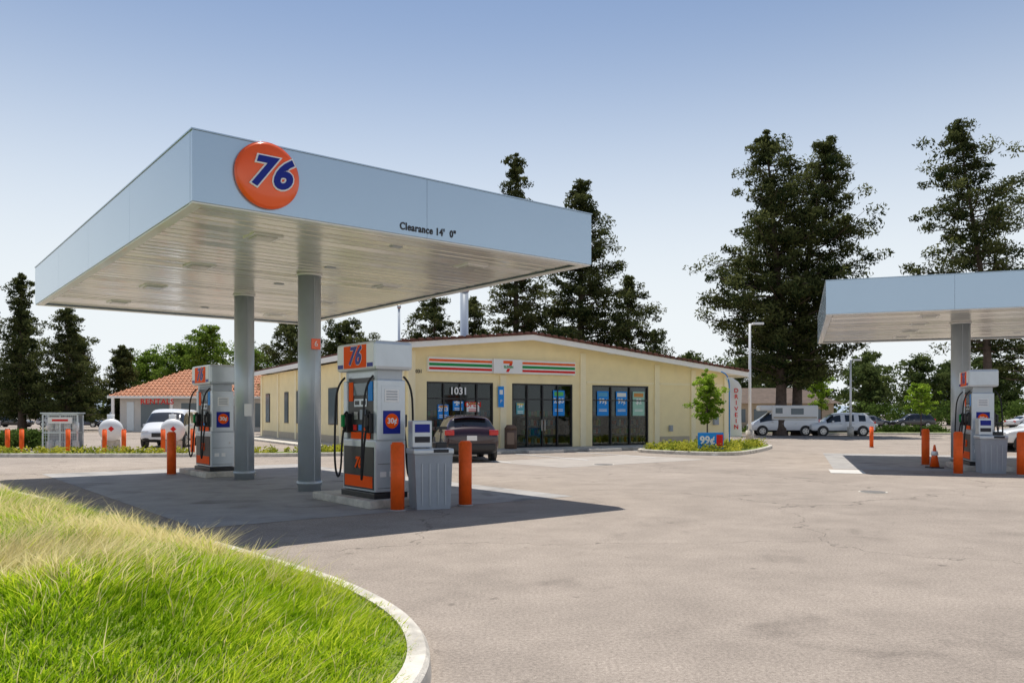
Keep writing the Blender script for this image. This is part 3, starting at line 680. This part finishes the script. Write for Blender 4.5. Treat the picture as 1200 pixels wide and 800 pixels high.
for i,ch in enumerate('DRIVEIN'):
    text('flag_letter',ff,ch,(.27,-.075,2.5-.26*i),.26,RED,off=.004)
def lamp(loc,h,arm,rz=0):
    l=root('street_lamp',loc,rz)
    cyl('base',l,(0,0,.35),.22,.7,KERB,bevel=.03); cyl('pole',l,(0,0,h/2),.095,h,WHITEM,r2=.06)
    tube('arm',l,[(0,0,h-.1),(arm*.4,0,h+.0),(arm,0,h)],.035,WHITEM); box('lamp_head',l,(arm,0,h+.0),(.62,.28,.12),WHITEM,.03); box('lens',l,(arm,0,h-.065),(.4,.2,.02),SIL)
lamp((13.3,45,0),6.65,.45); lamp((24.4,58,0),5.5,.45); lamp((-22,80,0),6,.5)

ob=root('tile_roof_building',(-26,74,0),R(8))
box('walls',ob,(0,5,1.65),(19,10,3.3),mat('pale_wall',(.66,.64,.60),.8,var=.06),0)
hipV=[(-10.3,-1,3.2),(10.3,-1,3.2),(10.3,11,3.2),(-10.3,11,3.2),(-5,5,5.9),(6,5,5.9)]
mesh_obj('hip_roof',hipV,[(0,1,5,4),(1,2,5),(2,3,4,5),(3,0,4)],OTILE,ob)
rows=[]
for i in range(58):
    x=-10.1+i*.355; f=1.0
    if x<-5: f=(x+10.3)/5.3
    if x>6: f=(10.3-x)/4.3
    f=max(.02,f)
    rows.append((([x,-1,3.22]),([x,-1+6*f,3.22+2.7*f])))
tubes_mesh('tile_ribs',[((a,b),(.07,.07)) for a,b in rows],OTILE,ob,sides=6)
boxes('tile_courses',ob,[((0.2*0,-1+6*t,3.215+2.7*t),(20.0-9.2*t,.10,.05)) for t in np.linspace(.06,.94,10)],OTILE)
box('eave_board',ob,(0,-1.02,3.12),(20.5,.08,.2),WTRIM); boxes('shop_windows',ob,[((x,-.02,1.5),(2.4,.06,2.2)) for x in (-6.5,-3,3.5,7)],SIL); box('shop_door',ob,(.2,-.03,1.2),(1.1,.06,2.3),BROWN)
box('garage_door',ob,(-8.6,-.02,1.4),(.6,.06,2.6),LGREY)
text('shop_lettering',ob,'RENTALS',(-6.0,-1.1,2.70),.65,RED,off=.012,spc=1.1)
boxes('posts',ob,[((x,-.9,1.55),(.22,.22,3.1)) for x in (-9.8,-4.8,.0,4.8,9.8)],WTRIM)
tb2=root('distant_shop_building',(32,98,0),R(-4))
box('walls',tb2,(0,4,1.5),(14,8,3.0),TAN); mesh_obj('hip_roof',[(-7.8,-.8,2.9),(7.8,-.8,2.9),(7.8,8.8,2.9),(-7.8,8.8,2.9),(-4,4,4.9),(4,4,4.9)],[(0,1,5,4),(1,2,5),(2,3,4,5),(3,0,4)],RBRN,tb2)
boxes('windows',tb2,[((x,-.02,1.4),(2,.06,1.6)) for x in (-4.5,-1.5,1.5,4.5)],SIL)
# ---------------------------------------------------------------- trees
BIG=[(0,2.6),(.12,5.2),(.3,5.4),(.5,4.7),(.7,3.3),(.85,2.1),(1,.4)]
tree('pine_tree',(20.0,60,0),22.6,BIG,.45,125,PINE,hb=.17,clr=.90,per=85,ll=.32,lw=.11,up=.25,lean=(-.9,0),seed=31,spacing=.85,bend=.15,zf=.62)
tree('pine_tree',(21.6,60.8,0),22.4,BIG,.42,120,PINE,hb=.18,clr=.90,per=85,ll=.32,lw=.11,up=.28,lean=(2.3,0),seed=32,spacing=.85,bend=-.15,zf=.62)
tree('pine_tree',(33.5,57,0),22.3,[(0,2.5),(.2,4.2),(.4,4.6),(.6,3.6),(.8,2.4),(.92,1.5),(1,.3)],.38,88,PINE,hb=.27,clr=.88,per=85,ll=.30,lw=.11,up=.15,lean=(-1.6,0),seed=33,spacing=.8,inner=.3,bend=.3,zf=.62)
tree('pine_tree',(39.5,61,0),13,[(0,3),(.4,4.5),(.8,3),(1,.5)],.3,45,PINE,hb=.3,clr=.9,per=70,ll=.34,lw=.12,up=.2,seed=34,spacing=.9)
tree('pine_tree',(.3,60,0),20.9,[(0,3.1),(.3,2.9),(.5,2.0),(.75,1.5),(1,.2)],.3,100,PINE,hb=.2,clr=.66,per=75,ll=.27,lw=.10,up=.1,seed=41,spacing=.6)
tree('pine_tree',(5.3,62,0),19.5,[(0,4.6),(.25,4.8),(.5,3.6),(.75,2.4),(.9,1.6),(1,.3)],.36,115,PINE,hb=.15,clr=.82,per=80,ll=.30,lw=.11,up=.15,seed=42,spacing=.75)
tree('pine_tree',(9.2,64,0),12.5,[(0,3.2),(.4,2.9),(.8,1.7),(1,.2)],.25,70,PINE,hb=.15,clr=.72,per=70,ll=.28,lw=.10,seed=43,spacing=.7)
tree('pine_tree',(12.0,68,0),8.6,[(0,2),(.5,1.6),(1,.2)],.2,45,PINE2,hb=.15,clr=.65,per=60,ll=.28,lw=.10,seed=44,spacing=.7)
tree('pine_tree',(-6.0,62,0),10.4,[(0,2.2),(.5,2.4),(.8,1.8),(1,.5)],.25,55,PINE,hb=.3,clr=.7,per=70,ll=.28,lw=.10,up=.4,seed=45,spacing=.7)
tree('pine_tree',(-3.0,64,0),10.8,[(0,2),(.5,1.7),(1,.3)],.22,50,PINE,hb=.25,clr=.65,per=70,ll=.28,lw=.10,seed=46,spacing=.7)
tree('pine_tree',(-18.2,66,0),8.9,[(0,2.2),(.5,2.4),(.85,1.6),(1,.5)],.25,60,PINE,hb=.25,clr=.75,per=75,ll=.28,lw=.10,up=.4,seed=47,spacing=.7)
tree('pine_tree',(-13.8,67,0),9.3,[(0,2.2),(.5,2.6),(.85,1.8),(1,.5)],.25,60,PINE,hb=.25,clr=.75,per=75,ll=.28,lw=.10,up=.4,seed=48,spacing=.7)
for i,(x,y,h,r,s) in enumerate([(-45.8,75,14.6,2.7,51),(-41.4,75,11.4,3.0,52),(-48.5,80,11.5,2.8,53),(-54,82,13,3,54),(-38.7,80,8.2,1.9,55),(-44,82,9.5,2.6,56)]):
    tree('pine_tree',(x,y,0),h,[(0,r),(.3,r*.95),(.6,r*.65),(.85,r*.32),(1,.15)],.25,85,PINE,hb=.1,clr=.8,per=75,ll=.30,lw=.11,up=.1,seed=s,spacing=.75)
RB=[(0,2.3),(.35,3.1),(.7,2.5),(1,.8)]
for i,(x,y,h,s) in enumerate([(-34.5,92,11.3,61),(-39,95,9.6,62),(-31,96,9,63),(-44.5,98,8.8,64)]):
    tree('broadleaf_tree',(x,y,0),h,RB,.25,55,BROAD,hb=.3,clr=.9,per=80,ll=.26,lw=.16,up=.6,seed=s,spacing=.8)
for i,(x,y,h,s) in enumerate([(31,108,9.0,71),(37,112,8.5,72),(52,118,10.5,73),(58,114,9.5,74),(45,120,9.5,75),(64,118,9,76),(76,112,10,77),(84,116,11,78),(24,110,9.5,79),(71,122,10,80),(49,110,8,81),(66,109,8.5,82)]):
    tree('broadleaf_tree',(x,y,0),h,[(0,2.8),(.35,3.6),(.7,3.0),(1,1)],.25,45,MIDG,hb=.12,clr=1.1,per=60,ll=.40,lw=.22,up=.5,seed=s,spacing=.95)
g=np.random.default_rng(9); cs=[];rs=[]
for i in range(900):
    x=g.uniform(-260,260); y=160+g.uniform(0,25); hmax=7+2.5*math.sin(x*.05)+2*math.sin(x*.17+1)
    cs.append((x,y,g.uniform(.5,hmax))); rs.append(g.uniform(1.2,2.6))
bush_mass('distant_trees',cs,rs,60,.9,.5,MIDG,seed=9)
cs=[];rs=[]
for i in range(460):
    x=g.uniform(44,104); cs.append((x,88+g.uniform(12,17)-.08*(x-44),g.uniform(.3,3.0))); rs.append(g.uniform(.7,1.2))
bush_mass('hedge',cs,rs,50,.3,.2,HEDGE,seed=10)
cs=[(g.uniform(-26,-20.5),g.uniform(35.5,36.8),g.uniform(.2,.75)) for i in range(150)]
bush_mass('hedge',cs,[.38]*150,70,.13,.08,HEDGE,seed=11)
cs=[(g.uniform(16,36),66+g.uniform(0,1.5),g.uniform(.1,.5)) for i in range(240)]
bush_mass('low_shrubs',cs,[.45]*240,50,.18,.12,HEDGE,seed=12)
VERGE=mat('verge_grass',(.16,.20,.05),.95,var=.4,scale=1.5,bump=.6)
vp_=catmull([(15,64.5),(26,63.5),(38,62.5),(46,64),(46,68),(30,69),(15,69)],4); island('verge',vp_,fill=VERGE)
hv=[];hf=[]
for i in range(61):
    x=-800+i*26.67; h=22+14*math.sin(i*.35)+8*math.sin(i*.9+1)
    hv+=[(x,1250,-5),(x,1300,max(6,h)),(x,1420,-5)]
for i in range(60):
    for k in (0,1): hf.append((i*3+k,(i+1)*3+k,(i+1)*3+k+1,i*3+k+1))
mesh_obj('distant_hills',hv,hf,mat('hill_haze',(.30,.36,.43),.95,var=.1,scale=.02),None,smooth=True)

# ---------------------------------------------------------------- foreground lawn
kl=catmull([(-2.2,.8),(-1.3,2.2),(-.75,3.4),(-.52,4.3),(-.50,5.0),(-.68,5.75),(-1.05,6.5),(-1.6,7.3),(-2.3,8.1),(-3.2,9.1),(-4.4,10.35),(-7.1,13.1),(-10.6,16.4),(-14.5,19.4),(-20,22.2),(-27,23),(-30,16),(-30,2),(-22,-4),(-9,-4),(-4,-1.5)],6)
if area(kl)<0: kl=kl[::-1].copy()
def moundz(x,y,d=None):
    x=np.asarray(x,float);y=np.asarray(y,float); d=distloop(x,y,kl)
    t=np.clip((d-.15)/2.2,0,1); s=t*t*(3-2*t)
    return .115+s*.38+.06*s*np.sin(x*1.3+y*.7)+.04*s*np.sin(x*2.9-y*1.7)
island('lawn',kl,center=(-14,5),zf=moundz)
g=np.random.default_rng(5); n=1350000
x=g.uniform(-22,-.3,n); y=g.uniform(1.5,23.5,n)
dist=np.hypot(x,y); keep=(g.uniform(0,1,n)<np.clip((7./dist)**1.6,0,1))&(np.abs(x)<y*1.05+.8)
x=x[keep];y=y[keep]; ok=inpoly(x,y,kl); x=x[ok];y=y[ok]; d=distloop(x,y,kl)
def vnoise(x,y,s,seed):
    G=np.random.default_rng(seed).uniform(-1,1,(256,256)); u=x*s+37.3; v=y*s+11.7
    i=np.floor(u).astype(int); j=np.floor(v).astype(int); fu=u-i; fv=v-j; fu=fu*fu*(3-2*fu); fv=fv*fv*(3-2*fv)
    a=G[i%256,j%256]; b=G[(i+1)%256,j%256]; c=G[i%256,(j+1)%256]; e=G[(i+1)%256,(j+1)%256]
    return (a*(1-fu)+b*fu)*(1-fv)+(c*(1-fu)+e*fu)*fv
ok=d>.10+.05*vnoise(x,y,5,3); x=x[ok];y=y[ok];d=d[ok]
n=len(x); dist=np.hypot(x,y); print('blades',n)
n1=vnoise(x,y,.9,11); n2=vnoise(x,y,2.4,12); n3=vnoise(x,y,6.5,13); n4=vnoise(x,y,15,14)
cl=.40*n1+.45*n2+.40*n3+.25*n4
cell=.42; jit=np.random.default_rng(77).uniform(0,1,(400,400,3))
ci=(np.floor(x/cell).astype(int)%400); cj=(np.floor(y/cell).astype(int)%400)
tx=(np.floor(x/cell)+jit[ci,cj,0])*cell-x; ty=(np.floor(y/cell)+jit[ci,cj,1])*cell-y; tus=np.exp(-(tx*tx+ty*ty)/(.13**2)); tr_=jit[ci,cj,2]
sp=1.0*np.exp(-(((x+3.7)/1.15)**2+((y-6.1)/.8)**2))+.8*np.exp(-(((x+3.5)/1.0)**2+((y-8.2)/.8)**2))+.6*np.exp(-(((x+5.6)/1.3)**2+((y-9.)/1.1)**2))+.35*np.exp(-(((x+8.5)/2.)**2+((y-13.)/1.6)**2))+.04
sp=sp*(.75+.9*n2+.6*n3)+.25*(tr_>.88)*tus+.10*np.clip(n1+n3-.4,0,1)
isst=g.uniform(0,1,n)<np.clip(sp,0,.9)
edge=np.clip(d/.5,.4,1)
far=np.clip((d-.2)/1.,0,1)*np.clip((y-6)/3,0,1)
h=(.070+.075*np.clip(cl+.45,0,1.2)+.13*tus*tr_**2+.08*isst+.09*far)*g.uniform(.45,1.45,n)*edge
wd=.0030*(1+dist*.10)*g.uniform(.6,1.4,n)*np.where(isst,.65,1)
az=2.2*vnoise(x,y,1.1,21)+g.normal(size=n)*.7-.3; ln=h*g.uniform(.3,1.3,n)
bx=np.cos(az)*.8-tx*3.*tus;by=np.sin(az)*.8-ty*3.*tus
z=moundz(x,y)-.01
pa=g.uniform(0,6.283,n); px=np.cos(pa)*wd; py=np.sin(pa)*wd
def P(f,k,s): return np.stack([x+bx*ln*f*f+px*k*s,y+by*ln*f*f+py*k*s,z+h*(f-.12*f*f)],1)
Q1=np.stack([P(0,1,-1),P(0,1,1),P(.5,.8,1),P(.5,.8,-1)],1); Q2=np.stack([P(.5,.8,-1),P(.5,.8,1),P(1,.1,1),P(1,.1,-1)],1)
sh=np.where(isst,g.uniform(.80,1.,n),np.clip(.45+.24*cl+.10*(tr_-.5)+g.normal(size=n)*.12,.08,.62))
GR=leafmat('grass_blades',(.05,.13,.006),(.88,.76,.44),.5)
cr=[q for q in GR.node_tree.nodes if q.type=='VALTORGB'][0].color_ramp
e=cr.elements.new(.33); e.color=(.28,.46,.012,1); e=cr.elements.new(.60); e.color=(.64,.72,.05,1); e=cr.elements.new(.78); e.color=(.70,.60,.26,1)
quads_mesh('grass',np.concatenate([Q1,Q2]),np.concatenate([np.where(isst,sh-.06,sh*.72),sh]),GR,None)  # lower half of each blade coloured darker: root shade painted in for depth

# ---------------------------------------------------------------- light
sd=Vector((-.17,.985,0))*math.cos(R(68.5))+Vector((0,0,math.sin(R(68.5))))
sun=bpy.data.lights.new('sun','SUN'); sun.energy=5.0; sun.angle=R(.5); sun.color=(1,.95,.87)
so=bpy.data.objects.new('sun',sun); so.rotation_euler=(-sd).to_track_quat('-Z','Y').to_euler(); COL.objects.link(so)
w=bpy.data.worlds.new('World'); scene.world=w; w.use_nodes=True; nt=w.node_tree; L=nt.links.new
sk=nt.nodes.new('ShaderNodeTexSky'); sk.sky_type='NISHITA'; sk.sun_disc=False; sk.sun_elevation=R(68.5); sk.sun_rotation=math.atan2(-.17,.985)
sk.air_density=1.0; sk.dust_density=.5; sk.ozone_density=2.5; sk.altitude=0
bg=nt.nodes['Background']; bg.inputs[1].default_value=.11; L(sk.outputs[0],bg.inputs[0])
tcn=nt.nodes.new('ShaderNodeTexCoord'); sx=nt.nodes.new('ShaderNodeSeparateXYZ'); L(tcn.outputs['Generated'],sx.inputs[0])
cr=nt.nodes.new('ShaderNodeValToRGB'); L(sx.outputs['Z'],cr.inputs[0]); ce=cr.color_ramp
ce.interpolation='B_SPLINE'
ce.elements[0].position=0; ce.elements[0].color=(.98,.98,.98,1); ce.elements[1].position=1; ce.elements[1].color=(0,0,0,1)
for p,v in ((.09,.97),(.18,.84),(.27,.56),(.36,.26),(.45,.06),(.55,.0)):
    e=ce.elements.new(p); e.color=(v,v,v,1)
hz=nt.nodes.new('ShaderNodeBackground'); hz.inputs[0].default_value=(.89,.935,.96,1); hz.inputs[1].default_value=1.0
ms=nt.nodes.new('ShaderNodeMixShader'); L(cr.outputs[0],ms.inputs[0]); L(bg.outputs[0],ms.inputs[1]); L(hz.outputs[0],ms.inputs[2]); L(ms.outputs[0],nt.nodes['World Output'].inputs[0])
scene.view_settings.view_transform='Standard'; scene.view_settings.look='None'; scene.view_settings.exposure=0

# ---------------------------------------------------------------- camera
cd=bpy.data.cameras.new('camera'); cd.sensor_width=36; cd.lens=36*943/1200; cd.shift_y=85/1200; cd.clip_end=3000
co=bpy.data.objects.new('camera',cd); co.location=(0,0,1.6); co.rotation_euler=(R(90),0,0); COL.objects.link(co); scene.camera=co
